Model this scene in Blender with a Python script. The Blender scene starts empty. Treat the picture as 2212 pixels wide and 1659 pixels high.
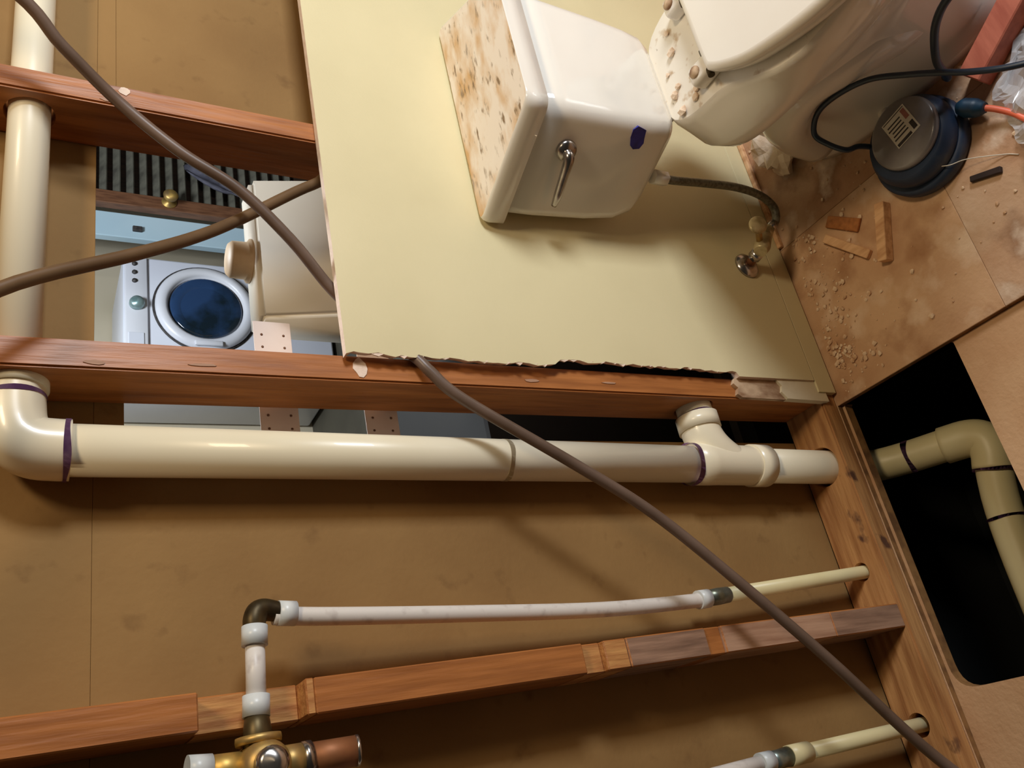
import bpy, bmesh, math, random
from mathutils import Vector, Matrix
random.seed(7)
SC = bpy.context.scene
COL = SC.collection

# ---------------------------------------------------------------- camera
cam_d = bpy.data.cameras.new('camera')
cam_d.sensor_fit = 'HORIZONTAL'; cam_d.sensor_width = 36.0
cam_d.lens = 36.0 * 1857.6 / 2212.0
cam_d.clip_start = 0.02
cam = bpy.data.objects.new('camera', cam_d); COL.objects.link(cam)
_r = Vector((-0.19450722, -0.45355566, -0.86974376))
_d = Vector((-0.88608687, 0.46156347, -0.04253486))
_f = Vector((0.42073388, 0.76239519, -0.49166714))
_m = Matrix((_r, -_d, -_f)).transposed().to_4x4()
_m.translation = Vector((-0.13334622, -0.95528789, 1.29707393))
cam.matrix_world = _m
SC.camera = cam

# ---------------------------------------------------------------- world and light
w = bpy.data.worlds.new('world'); SC.world = w; w.use_nodes = True
w.node_tree.nodes['Background'].inputs[0].default_value = (1.0, 0.84, 0.66, 1)
w.node_tree.nodes['Background'].inputs[1].default_value = 0.02


def light(name, kind, loc, energy, color, size=0.1, target=None, size_y=None):
    d = bpy.data.lights.new(name, kind); d.energy = energy; d.color = color
    if kind == 'AREA':
        d.size = size
        if size_y: d.shape = 'RECTANGLE'; d.size_y = size_y
    elif kind in ('POINT', 'SPOT'):
        d.shadow_soft_size = size
    o = bpy.data.objects.new(name, d); COL.objects.link(o); o.location = loc
    if target is not None:
        o.rotation_euler = (Vector(target) - Vector(loc)).to_track_quat('-Z', 'Y').to_euler()
    return o


light('ceiling_light', 'AREA', (0.9, -1.15, 2.4), 17, (1.0, 0.79, 0.52), 0.35, (0.7, -0.4, 0.2))
light('window_daylight', 'AREA', (1.65, -1.65, 1.20), 32, (0.90, 0.95, 1.0), 0.38, (0.6, -0.1, 0.3), 0.5)
light('laundry_fill', 'AREA', (1.5, 1.0, 2.3), 60, (0.86, 0.93, 1.0), 0.6, (1.6, 1.6, 0.6))  # unseen lamp, added to brighten the washer and cabinet

vs = SC.view_settings
SC.display_settings.display_device = 'sRGB'
vs.view_transform = 'Standard'; vs.look = 'None'; vs.exposure = 0.0; vs.gamma = 1.0
vs.use_curve_mapping = False


# ---------------------------------------------------------------- materials
def lin(c):
    o = []
    for v in c:
        v /= 255.0
        o.append(v / 12.92 if v <= 0.04045 else ((v + 0.055) / 1.055) ** 2.4)
    return (*o, 1.0)


def mat(name, col, rough=0.6, col2=None, scale=8.0, stretch=(1, 1, 1), amount=(0.4, 0.65), detail=6,
        metal=0.0, bump=0.0, bump_scale=60.0, spec=0.5, coat=0.0, extra=None, alpha=1.0, trans=0.0):
    m = bpy.data.materials.new(name); m.use_nodes = True
    nt = m.node_tree; N = nt.nodes; Lk = nt.links
    b = N['Principled BSDF']
    b.inputs['Base Color'].default_value = lin(col)
    b.inputs['Roughness'].default_value = rough
    b.inputs['Metallic'].default_value = metal
    b.inputs['Specular IOR Level'].default_value = spec
    b.inputs['Coat Weight'].default_value = coat
    b.inputs['Alpha'].default_value = alpha
    b.inputs['Transmission Weight'].default_value = trans
    tc = N.new('ShaderNodeTexCoord')

    def noise(sc, st, det=6):
        mp = N.new('ShaderNodeMapping'); mp.inputs['Scale'].default_value = st
        Lk.new(tc.outputs['Object'], mp.inputs['Vector'])
        n = N.new('ShaderNodeTexNoise'); n.inputs['Scale'].default_value = sc; n.inputs['Detail'].default_value = det
        Lk.new(mp.outputs[0], n.inputs['Vector'])
        return n

    def ramp(n, a):
        r = N.new('ShaderNodeMapRange'); r.inputs['From Min'].default_value = a[0]; r.inputs['From Max'].default_value = a[1]
        Lk.new(n.outputs['Fac'], r.inputs['Value'])
        return r.outputs[0]
    cur = None
    layers = []
    if col2: layers.append((col2, scale, stretch, amount, detail))
    if extra: layers += extra
    for (c2, sc, st, am, det) in layers:
        n = noise(sc, st, det)
        mx = N.new('ShaderNodeMix'); mx.data_type = 'RGBA'
        Lk.new(ramp(n, am), mx.inputs['Factor'])
        if cur is None: mx.inputs['A'].default_value = lin(col)
        else: Lk.new(cur, mx.inputs['A'])
        mx.inputs['B'].default_value = lin(c2)
        cur = mx.outputs['Result']
    if cur: Lk.new(cur, b.inputs['Base Color'])
    if bump:
        n = noise(bump_scale, stretch, 8)
        bp = N.new('ShaderNodeBump'); bp.inputs['Strength'].default_value = bump; bp.inputs['Distance'].default_value = 0.004
        Lk.new(n.outputs['Fac'], bp.inputs['Height']); Lk.new(bp.outputs[0], b.inputs['Normal'])
    return m


M = {}
M['stud'] = mat('stained_pine', (180, 114, 60), 0.42, (146, 88, 44), 9, (9, 9, 0.7), (0.4, 0.68), 8, bump=0.25, bump_scale=14,
                extra=[((198, 132, 74), 5, (6, 6, 0.6), (0.58, 0.8), 5)])
M['raw'] = mat('raw_pine', (206, 150, 88), 0.7, (170, 108, 58), 12, (7, 7, 0.9), (0.4, 0.65), 8, bump=0.4, bump_scale=25)
M['plate'] = mat('old_plate_pine', (196, 144, 90), 0.7, (158, 106, 60), 7, (0.8, 8, 8), (0.4, 0.65), 8, bump=0.35, bump_scale=22,
                 extra=[((96, 62, 44), 6, (2.2, 3, 3), (0.66, 0.72), 4)])
M['weathered'] = mat('weathered_pine', (164, 128, 104), 0.7, (118, 88, 70), 9, (8, 8, 0.8), (0.4, 0.66), 7, bump=0.3, bump_scale=20)
M['pale_wood'] = mat('pale_scuffed_pine', (190, 150, 122), 0.6, (150, 108, 82), 8, (8, 8, 0.8), (0.42, 0.7), 7, bump=0.2, bump_scale=18)
M['panel'] = mat('brown_backing_board', (152, 118, 70), 0.85, (132, 98, 54), 3.5, (1, 1, 1), (0.35, 0.7), 9, bump=0.15, bump_scale=90,
                 extra=[((116, 84, 44), 26, (1, 1, 1), (0.62, 0.85), 8)])
M['drywall'] = mat('cream_painted_drywall', (226, 214, 172), 0.45, (216, 204, 162), 3, (1, 1, 1), (0.4, 0.7), 6, bump=0.06, bump_scale=240)
M['core'] = mat('drywall_core', (236, 214, 196), 0.9, (204, 176, 150), 30, (1, 1, 1), (0.5, 0.8), 6, bump=0.4, bump_scale=90)
M['torn'] = mat('torn_paper', (206, 178, 146), 0.9, (140, 104, 74), 24, (1, 1, 0.5), (0.45, 0.6), 6, bump=0.4, bump_scale=70)
M['remnant'] = mat('pale_plaster_strip', (224, 212, 182), 0.6, (198, 180, 146), 14, (1, 1, 1), (0.5, 0.7), 5)
M['floor'] = mat('dusty_particle_board', (186, 142, 106), 0.8, (212, 180, 150), 5, (1, 1, 1), (0.42, 0.66), 10, bump=0.35, bump_scale=120,
                 extra=[((112, 72, 44), 7, (1, 1, 1), (0.52, 0.7), 8), ((230, 206, 182), 14, (1, 1, 1), (0.56, 0.72), 9)])
M['floor2'] = mat('golden_particle_board', (212, 172, 134), 0.8, (190, 146, 108), 7, (1, 1, 1), (0.4, 0.7), 10, bump=0.3, bump_scale=120,
                  extra=[((160, 112, 74), 9, (1, 1, 1), (0.52, 0.70), 9), ((228, 198, 168), 11, (1, 1, 1), (0.54, 0.70), 9)])
M['floor3'] = mat('pinkish_subfloor', (206, 166, 126), 0.8, (184, 136, 94), 6, (1, 1, 1), (0.4, 0.7), 10, bump=0.3, bump_scale=120,
                  extra=[((140, 96, 84), 8, (1, 1, 1), (0.7, 0.76), 4)])
M['floor_edge'] = mat('board_edge', (150, 108, 62), 0.9, (112, 76, 42), 40, (1, 1, 1), (0.4, 0.65), 6)
M['pit'] = mat('crawlspace_shade', (22, 26, 24), 0.95, (10, 11, 10), 5, (1, 1, 1), (0.4, 0.6), 6)  # near-black colour stands in for the shade inside the hole
M['black'] = mat('black_plastic', (14, 13, 13), 0.6, (22, 20, 19), 6)
M['pvc'] = mat('white_pvc', (240, 232, 208), 0.34, (228, 216, 186), 2.5, (1, 1, 1), (0.5, 0.8), 4, coat=0.15)
M['fitting'] = mat('cream_pvc_fitting', (240, 230, 204), 0.3, (230, 216, 184), 4, (1, 1, 1), (0.5, 0.8), 4, coat=0.2)
M['primer'] = mat('purple_primer', (136, 92, 140), 0.5, (176, 140, 170), 40, (1, 1, 1), (0.45, 0.65), 4)
M['glue'] = mat('amber_glue', (236, 222, 190), 0.4, (238, 228, 200), 40)
M['pex'] = mat('white_pex', (226, 220, 214), 0.4, (206, 198, 192), 60, (1, 1, 1), (0.55, 0.7), 3)
M['cpvc'] = mat('cream_cpvc', (226, 214, 168), 0.4, (212, 196, 144), 6, (1, 1, 1), (0.5, 0.8), 4)
M['ring'] = mat('white_pex_ring', (222, 226, 226), 0.35, (196, 204, 208), 20)
M['brass_dark'] = mat('tarnished_brass', (92, 78, 50), 0.45, (52, 42, 28), 30, metal=0.7)
M['brass'] = mat('brass', (204, 168, 92), 0.46, (170, 140, 96), 34, metal=0.7, amount=(0.4, 0.65))
M['copper'] = mat('copper_pipe', (164, 108, 70), 0.55, (118, 74, 48), 14, metal=0.45)
M['chrome'] = mat('dusty_chrome', (206, 202, 200), 0.22, (150, 140, 132), 30, metal=0.95)
M['green_chrome'] = mat('patina_metal', (150, 164, 160), 0.35, (110, 112, 96), 40, metal=0.8)
M['cable'] = mat('brown_sheathed_cable', (112, 92, 80), 0.38, (92, 74, 62), 10, spec=0.4)
M['cable2'] = mat('dark_brown_cable', (112, 86, 58), 0.5, (94, 70, 46), 10, spec=0.3)
M['porcelain'] = mat('white_porcelain', (238, 232, 222), 0.1, (230, 223, 212), 2, coat=0.4)
M['lid_dust'] = mat('dusty_porcelain', (246, 234, 222), 0.4, (214, 170, 116), 12, (0.8, 2.0, 1), (0.44, 0.64), 9,
                    extra=[((134, 104, 74), 46, (0.7, 2.0, 1), (0.58, 0.70), 6), ((250, 240, 230), 6, (1, 1, 1), (0.52, 0.68), 4)])
M['deck_dust'] = mat('dirty_porcelain', (238, 231, 218), 0.4, (196, 170, 138), 34, (1, 1, 1), (0.6, 0.7), 6,
                     extra=[((128, 104, 80), 60, (1, 1, 1), (0.7, 0.74), 4)])
M['seat'] = mat('white_seat_plastic', (242, 236, 226), 0.25, (234, 226, 214), 3, coat=0.2)
M['blue'] = mat('blue_paint', (44, 42, 150), 0.5, (30, 28, 112), 60)
M['hose'] = mat('grey_braided_hose', (120, 116, 100), 0.45, (86, 82, 68), 160, metal=0.3)
M['stop_handle'] = mat('old_stop_handle', (206, 190, 148), 0.4, (158, 140, 98), 50, metal=0.3)
M['pump'] = mat('dark_blue_rubber', (34, 52, 78), 0.5, (24, 38, 62), 14, extra=[((120, 118, 112), 9, (1, 1, 1), (0.62, 0.85), 8)])
M['cap'] = mat('dusty_clear_plastic', (132, 128, 128), 0.3, (104, 100, 102), 12, coat=0.3)
M['cord_blue'] = mat('navy_cord', (24, 44, 66), 0.4, (16, 30, 48), 12)
M['cord_orange'] = mat('orange_cord', (240, 118, 84), 0.4, (226, 96, 66), 20)
M['plug'] = mat('blue_plug_rubber', (26, 66, 92), 0.5, (14, 34, 50), 24)
M['red_wood'] = mat('red_brown_lumber', (206, 116, 88), 0.6, (178, 90, 66), 10, (1, 6, 6), (0.4, 0.7), 7)
M['plaster'] = mat('plaster_lump', (234, 212, 188), 0.9, (196, 158, 122), 24, (1, 1, 1), (0.45, 0.7), 8, bump=0.8, bump_scale=60)
M['shim'] = mat('splintered_shim', (228, 182, 136), 0.8, (190, 136, 92), 14, (6, 1, 6), (0.4, 0.7), 7)
M['crumb'] = mat('rubble_crumbs', (232, 204, 172), 0.9, (196, 152, 112), 40)
M['dark_bit'] = mat('dark_offcut', (58, 38, 34), 0.7, (40, 26, 24), 30)
M['washer'] = mat('white_enamel', (224, 228, 238), 0.3, (214, 218, 230), 2)
M['washer_ring'] = mat('grey_white_plastic', (226, 228, 234), 0.35, (214, 216, 224), 3)
M['glass'] = mat('painted_reflection_glass', (44, 70, 108), 0.08, (24, 38, 48), 7, coat=0.6)  # blue tones paint a reflection into the door glass
M['dial'] = mat('silver_green_dial', (170, 190, 190), 0.3, (120, 150, 150), 20, metal=0.4)
M['white_box'] = mat('cream_white_enamel', (244, 236, 220), 0.4, (228, 216, 196), 2)
M['box_side'] = M['white_box']
M['knob'] = mat('tan_knob', (236, 210, 176), 0.5, (204, 168, 128), 10)
M['strap'] = mat('pale_pink_strap', (240, 222, 210), 0.5, (228, 206, 192), 12)
M['dark_wood'] = mat('dark_walnut', (52, 36, 24), 0.5, (34, 24, 16), 12, (6, 6, 1))
M['slat'] = mat('lit_edge_slat', (104, 102, 90), 0.5, (74, 72, 64), 14)  # grey puts the light on the dark slats' edges into their colour
M['jamb'] = mat('brown_door_jamb', (124, 84, 58), 0.5, (96, 62, 42), 12, (6, 6, 1))
M['daylit_blue'] = mat('daylit_edge_blue', (188, 214, 226), 0.5, (178, 206, 220), 3)  # daylight on a door edge, put into the colour
M['beige'] = mat('beige_laundry_wall', (204, 192, 168), 0.7, (196, 184, 158), 2)
M['laundry_floor'] = mat('grey_laundry_floor', (78, 74, 62), 0.6, (66, 62, 52), 4)
M['grey_cloth'] = mat('grey_blue_rag', (132, 132, 148), 0.8, (92, 92, 106), 20)
M['paper'] = mat('printed_label', (226, 222, 208), 0.5, (214, 208, 194), 30)
M['ink'] = mat('black_ink', (48, 44, 44), 0.6, (70, 66, 64), 60)
M['red_ink'] = mat('faded_red_ink', (168, 112, 100), 0.6, (150, 96, 86), 60)
M['film'] = mat('cloudy_plastic_film', (226, 226, 226), 0.15, (206, 206, 210), 20, alpha=0.6, spec=0.8)


# ---------------------------------------------------------------- mesh helpers
def link(name, bm, material, parent=None, smooth=False, loc=None, mats=None):
    me = bpy.data.meshes.new(name)
    bmesh.ops.recalc_face_normals(bm, faces=bm.faces)
    bm.to_mesh(me); bm.free()
    if mats:
        for k in mats: me.materials.append(M[k])
    else:
        me.materials.append(M[material])
    if smooth:
        for p in me.polygons: p.use_smooth = True
    o = bpy.data.objects.new(name, me); COL.objects.link(o)
    if loc is not None: o.location = loc
    if parent is not None: par(o, parent)
    return o


def par(o, p):
    """parent keeping the world placement (all things here are unrotated Empties or meshes)"""
    o.parent = p
    o.matrix_parent_inverse = world_of(p).inverted()


def world_of(o):
    mw = Matrix.LocRotScale(o.location, o.rotation_euler, o.scale)
    if o.parent:
        return world_of(o.parent) @ o.matrix_parent_inverse @ mw
    return mw


def tag(o, label=None, cat=None, group=None, kind=None):
    if label: o['label'] = label
    if cat: o['category'] = cat
    if group: o['group'] = group
    if kind: o['kind'] = kind
    return o


def thing(name, loc, label, cat, group=None, kind=None):
    o = bpy.data.objects.new(name, None); COL.objects.link(o); o.location = loc
    o.empty_display_size = 0.05
    return tag(o, label, cat, group, kind)


def box(bm, x0, x1, y0, y1, z0, z1, mi=0):
    v = [bm.verts.new((x, y, z)) for z in (z0, z1) for (x, y) in ((x0, y0), (x1, y0), (x1, y1), (x0, y1))]
    fs = [(0, 3, 2, 1), (4, 5, 6, 7), (0, 1, 5, 4), (1, 2, 6, 5), (2, 3, 7, 6), (3, 0, 4, 7)]
    out = []
    for f in fs:
        fa = bm.faces.new([v[i] for i in f]); fa.material_index = mi; out.append(fa)
    return out


def boxo(name, b, material, parent=None, bevel=0.0, smooth=False, seg=2):
    bm = bmesh.new(); box(bm, *b)
    if bevel:
        bmesh.ops.bevel(bm, geom=list(bm.edges), offset=bevel, segments=seg, affect='EDGES', profile=0.5)
    return link(name, bm, material, parent, smooth)


def catmull(pts, n=8):
    P = [Vector(p) for p in pts]
    P = [P[0] * 2 - P[1]] + P + [P[-1] * 2 - P[-2]]
    out = []
    for i in range(1, len(P) - 2):
        for k in range(n):
            t = k / n
            a, b, c, d = P[i - 1], P[i], P[i + 1], P[i + 2]
            out.append(0.5 * ((2 * b) + (c - a) * t + (2 * a - 5 * b + 4 * c - d) * t * t + (3 * b - a - 3 * c + d) * t ** 3))
    out.append(P[-2].copy())
    return out


def sweep(bm, pts, r, seg=20, cap=True, flat=None):
    """tube along pts; r a number or a list"""
    P = [Vector(p) for p in pts]
    rs = r if isinstance(r, (list, tuple)) else [r] * len(P)
    T = []
    for i in range(len(P)):
        a = P[max(i - 1, 0)]; b = P[min(i + 1, len(P) - 1)]
        T.append((b - a).normalized() if (b - a).length > 1e-9 else (T[-1] if T else Vector((0, 0, 1))))
    up = Vector((0, 0, 1)) if abs(T[0].z) < 0.9 else Vector((1, 0, 0))
    n = (up - T[0] * up.dot(T[0])).normalized()
    rings = []
    for i in range(len(P)):
        n = (n - T[i] * n.dot(T[i])).normalized(); b = T[i].cross(n)
        ring = []
        for k in range(seg):
            a = 2 * math.pi * k / seg
            rr = rs[i]
            ring.append(bm.verts.new(P[i] + n * math.cos(a) * rr + b * math.sin(a) * rr * (flat or 1)))
        rings.append(ring)
    for i in range(len(rings) - 1):
        for k in range(seg):
            f = bm.faces.new((rings[i][k], rings[i][(k + 1) % seg], rings[i + 1][(k + 1) % seg], rings[i + 1][k])); f.smooth = True
    if cap:
        bm.faces.new(rings[0][::-1]); bm.faces.new(rings[-1])
    return rings


def tube(name, pts, r, material, parent=None, seg=20, spl=0, cap=True, flat=None):
    if spl:
        if isinstance(r, (list, tuple)):
            rr = []
            for i in range(len(r) - 1):
                for k in range(spl): rr.append(r[i] + (r[i + 1] - r[i]) * k / spl)
            rr.append(r[-1]); r = rr
        pts = catmull(pts, spl)
    bm = bmesh.new(); sweep(bm, pts, r, seg, cap, flat)
    me = link(name, bm, material, parent)
    return me


def loft(bm, rings, cap0=True, cap1=True, smooth=True):
    R = [[bm.verts.new(p) for p in ring] for ring in rings]
    n = len(R[0])
    for i in range(len(R) - 1):
        for k in range(n):
            f = bm.faces.new((R[i][k], R[i][(k + 1) % n], R[i + 1][(k + 1) % n], R[i + 1][k])); f.smooth = smooth
    if cap0: bm.faces.new(R[0][::-1])
    if cap1: bm.faces.new(R[-1])
    return R


def lathe(name, prof, center, material, parent=None, axis='Z', seg=32, smooth=True):
    """prof: list of (radius, height) along axis"""
    bm = bmesh.new()
    c = Vector(center)
    rings = []
    for (r, h) in prof:
        ring = []
        for k in range(seg):
            a = 2 * math.pi * k / seg
            u, v = r * math.cos(a), r * math.sin(a)
            if axis == 'Z': p = Vector((u, v, h))
            elif axis == 'Y': p = Vector((u, h, v))
            else: p = Vector((h, u, v))
            ring.append(c + p)
        rings.append(ring)
    loft(bm, rings, smooth=smooth)
    o = link(name, bm, material, parent)
    return o


def round_poly(pts, rad, n=5):
    """round corners of a 2-d polygon (list of (x,y)), rad number or list"""
    out = []
    m = len(pts)
    for i in range(m):
        p = Vector(pts[i]); a = Vector(pts[i - 1]); b = Vector(pts[(i + 1) % m])
        r = rad[i] if isinstance(rad, (list, tuple)) else rad
        da = (a - p); db = (b - p)
        d = min(r, da.length * 0.45, db.length * 0.45)
        s = p + da.normalized() * d; e = p + db.normalized() * d
        for k in range(n + 1):
            t = k / n
            out.append((1 - t) ** 2 * s + 2 * t * (1 - t) * p + t * t * e)
    return out


def cut(o, cutters):
    """boolean-subtract temporary shapes from o, keep only the result"""
    tmp = []
    for bm in cutters:
        me = bpy.data.meshes.new('cutter'); bmesh.ops.recalc_face_normals(bm, faces=bm.faces); bm.to_mesh(me); bm.free()
        for mt in o.data.materials: me.materials.append(mt)
        c = bpy.data.objects.new('cutter', me); COL.objects.link(c); tmp.append(c)
        md = o.modifiers.new('b', 'BOOLEAN'); md.operation = 'DIFFERENCE'; md.object = c; md.solver = 'EXACT'
    bpy.context.view_layer.update()
    dg = bpy.context.evaluated_depsgraph_get()
    new = bpy.data.meshes.new_from_object(o.evaluated_get(dg))
    o.modifiers.clear(); o.data = new
    for c in tmp: bpy.data.objects.remove(c)
    return o


def cyl_cut(p0, p1, r, seg=28):
    bm = bmesh.new(); sweep(bm, [p0, p1], r, seg); return bm


# ================================================================ the setting: stud wall
S = 0.4064
wall = thing('wall_back', (0.4, 0.0, 0.0), 'opened stud wall with bare reddish studs and brown backing board', 'wall', kind='structure')


def stud(xc, z0=0.038, z1=2.3):
    bm = bmesh.new(); box(bm, xc - 0.019, xc + 0.019, 0, 0.089, z0, z1)
    bmesh.ops.bevel(bm, geom=[e for e in bm.edges], offset=0.0028, segments=2, affect='EDGES')
    o = link('stud', bm, 'stud', wall)
    return o


PIPE_Z = 1.308; PY = 0.045
s1 = stud(2 * S); s2 = stud(S)
s3 = None
cut(s1, [cyl_cut((2 * S - 0.05, PY, PIPE_Z), (2 * S + 0.05, PY, PIPE_Z), 0.031)])
cut(s2, [cyl_cut((S - 0.05, PY, PIPE_Z), (S + 0.05, PY, PIPE_Z), 0.031),
         cyl_cut((S - 0.05, PY, 0.302), (S + 0.05, PY, 0.302), 0.034)])
# the notched stud that carries the shower valve
bm = bmesh.new()
segs3 = [(0.038, 0.20, 0.0, 2), (0.20, 0.425, 0.0, 3), (0.425, 0.455, 0.004, 0), (0.455, 0.592, 0.0, 2), (0.592, 0.628, 0.0015, 1), (0.628, 0.662, 0.012, 1),
         (0.662, 1.012, 0.0, 0), (1.012, 1.022, 0.0, 1), (1.022, 1.132, 0.034, 1), (1.132, 2.3, 0.0, 0)]
for (a, b_, y0, mi) in segs3:
    box(bm, -0.019, 0.019, y0, 0.089, a, b_, mi)
bmesh.ops.bevel(bm, geom=[e for e in bm.edges], offset=0.0016, segments=1, affect='EDGES')
s3 = link('stud', bm, None, wall, mats=['stud', 'raw', 'weathered', 'pale_wood'])
s3['label'] = 'notched stud with pale raw cuts'
# scuffs on the middle stud: bare chip left by the drywall corner
# sole plate with pipe holes
bm = bmesh.new(); box(bm, -0.75, 2.0, -0.004, 0.089, 0.0, 0.038)
bmesh.ops.bevel(bm, geom=list(bm.edges), offset=0.003, segments=2, affect='EDGES')
plate = link('sole_plate', bm, 'plate', wall)
cut(plate, [cyl_cut((0.278, PY, -0.05), (0.278, PY, 0.1), 0.036), cyl_cut((0.0845, PY, -0.05), (0.0845, PY, 0.1), 0.016),
            cyl_cut((-0.165, PY, -0.05), (-0.165, PY, 0.1), 0.019)])

# backing board seen between the studs
boxo('backing_board', (-0.75, 2.0, 0.0892, 0.101, 1.2242, 2.3), 'panel', wall, 0.0006)
boxo('backing_board', (-0.75, 0.345, 0.0892, 0.101, 0.036, 1.224), 'panel', wall, 0.0006)
boxo('backing_board', (2 * S - 0.004, 2.0, 0.0892, 0.101, 0.036, 1.1983), 'panel', wall, 0.0006)
boxo('backing_board', (2 * S - 0.004, 2.0, 0.0892, 0.101, 1.1985, 1.224), 'panel', wall, 0.0006)
boxo('nailing_strip', (0.345, 0.40, 0.0892, 0.101, 1.19, 1.224), 'panel', wall, 0.001)

# painted drywall on the right, with a torn left edge
bm = bmesh.new()
YF, YB = -0.0165, -0.004
left = []
z = 0.24
while z < 0.93:
    left.append(((0.4205 if z > 0.60 else 0.4305) + random.uniform(-0.003, 0.0025), z)); z += random.uniform(0.006, 0.018)
outl = [(1.95, 0.052), (1.95, 0.934), (0.4185, 0.934)] + [(x, zz) for (x, zz) in reversed(left)] + [(0.4215, 0.236), (0.423, 0.052)]
vf = [bm.verts.new((x, YF, zz)) for (x, zz) in outl]
vb = [bm.verts.new((x + (0.004 if 2 < i < len(outl) - 2 else 0), YB, zz)) for i, (x, zz) in enumerate(outl)]
ff = bm.faces.new(vf); ff.material_index = 0
fb = bm.faces.new(vb[::-1]); fb.material_index = 1
for i in range(len(outl)):
    j = (i + 1) % len(outl)
    f = bm.faces.new((vf[i], vf[j], vb[j], vb[i])); f.material_index = 1
dry = link('drywall_sheet', bm, None, wall, mats=['drywall', 'core'])
# fuzzy torn paper along the edge
for k in range(26):
    zz = 0.26 + 0.64 * (k + random.random() * 0.8) / 26
    bm = bmesh.new()
    L_ = random.uniform(0.003, 0.0065); h = random.uniform(0.008, 0.020)
    a = Vector((0.4225 if zz > 0.60 else 0.4325, YF + 0.001, zz))
    pts = [a, a + Vector((-L_ * 0.5, -0.0015, h * 0.2)), a + Vector((-L_, -0.0005, h * 0.5)), a + Vector((-L_ * 0.45, -0.001, h)), a + Vector((0, 0, h))]
    v0 = [bm.verts.new(p) for p in pts]; v1 = [bm.verts.new(p + Vector((0, 0.0022, 0))) for p in pts]
    bm.faces.new(v0); bm.faces.new(v1[::-1])
    for i in range(5): bm.faces.new((v0[i], v0[(i + 1) % 5], v1[(i + 1) % 5], v1[i]))
    link('paper_shred', bm, 'core', dry)
# scraps of drywall left on the middle stud above the floor
def scrap(name, pts, y0, y1, material):
    bm = bmesh.new()
    a = [bm.verts.new((x, y0, z)) for (x, z) in pts]; b = [bm.verts.new((x, y1, z)) for (x, z) in pts]
    bm.faces.new(a); bm.faces.new(b[::-1])
    for i in range(len(pts)): bm.faces.new((a[i], a[(i + 1) % len(pts)], b[(i + 1) % len(pts)], b[i]))
    return link(name, bm, material, wall)


scrap('drywall_scrap', [(0.386, 0.235), (0.392, 0.244), (0.404, 0.238), (0.412, 0.246), (0.4225, 0.240), (0.4235, 0.142), (0.410, 0.132), (0.398, 0.138), (0.385, 0.128)], -0.0075, 0.0, 'torn')
scrap('drywall_scrap', [(0.385, 0.132), (0.398, 0.142), (0.410, 0.136), (0.4238, 0.146), (0.4245, 0.030), (0.383, 0.028)], -0.0125, 0.0, 'remnant')

def chip(x0, x1, z0, z1, m='pale_wood'):
    pts = []
    for k in range(11):
        a = 2 * math.pi * k / 11; q = random.uniform(0.7, 1.0)
        pts.append(((x0 + x1) / 2 + (x1 - x0) / 2 * math.cos(a) * q, (z0 + z1) / 2 + (z1 - z0) / 2 * math.sin(a) * q))
    scrap('plaster_chip', pts, -0.0010, 0.0006, m)


chip(0.391, 0.424, 0.900, 0.922, 'core'); chip(0.392, 0.399, 1.216, 1.242); chip(0.397, 0.401, 1.09, 1.13); chip(0.398, 0.404, 0.63, 0.66); chip(0.402, 0.406, 0.49, 0.52)
chip(2 * S, 2 * S + 0.017, 1.188, 1.206, 'core'); chip(2 * S - 0.016, 2 * S - 0.008, 1.208, 1.228)

# baseboard strip under the drywall
bb = boxo('baseboard_back', (0.400, 1.95, -0.0155, -0.0042, 0.004, 0.049), 'drywall', None, 0.0012)
tag(bb, 'cream painted strip along the foot of the drywall', 'baseboard', kind='structure')
tr = boxo('trim_1', (0.72, 1.9, -0.0255, -0.016, 0.0005, 0.011), 'shim', None, 0.002)
tag(tr, 'reddish wooden strip where drywall meets floor behind toilet', 'trim', kind='structure')

# ================================================================ floor
floor = thing('floor', (0.8, -0.6, 0.0), 'dusty particle board floor with a hole cut beside the wall', 'floor', kind='structure')


def fpanel(b, material):
    bm = bmesh.new(); fs = box(bm, *b)
    for f in fs: f.material_index = 1
    fs[1].material_index = 0
    bmesh.ops.bevel(bm, geom=[e for e in bm.edges], offset=0.0008, segments=1, affect='EDGES')
    return link('floor_panel', bm, None, floor, mats=[material, 'floor_edge'])


fpanel((0.7176, 2.2, -2.2, -0.0045, -0.020, 0.0), 'floor')
fpanel((0.378, 0.7172, -0.3498, -0.0045, -0.020, 0.0), 'floor2')
fpanel((0.378, 0.7172, -2.2, -0.3502, -0.020, 0.0), 'floor')
fpanel((-0.75, 2.0, -0.0042, 0.089, -0.031, -0.0003), 'floor3')
# lower sheet with the rounded cut-out
bm = bmesh.new()
hx0, hx1, hy0, hy1 = -0.128, 0.3775, -0.246, -0.010
Zt, Zb = -0.012, -0.031
inner = round_poly([(hx0, hy0), (hx1, hy0), (hx1, hy1), (hx0, hy1)], [0.03, 0.004, 0.004, 0.04], 6)
outer = [(-0.75, -2.2), (0.3775, -2.2), (0.3775, -0.0045), (-0.75, -0.0045)]


def ring_faces(z, flip):
    vo = [bm.verts.new((x, y, z)) for (x, y) in outer]
    vi = [bm.verts.new((p[0], p[1], z)) for p in inner]
    return vo, vi


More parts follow.
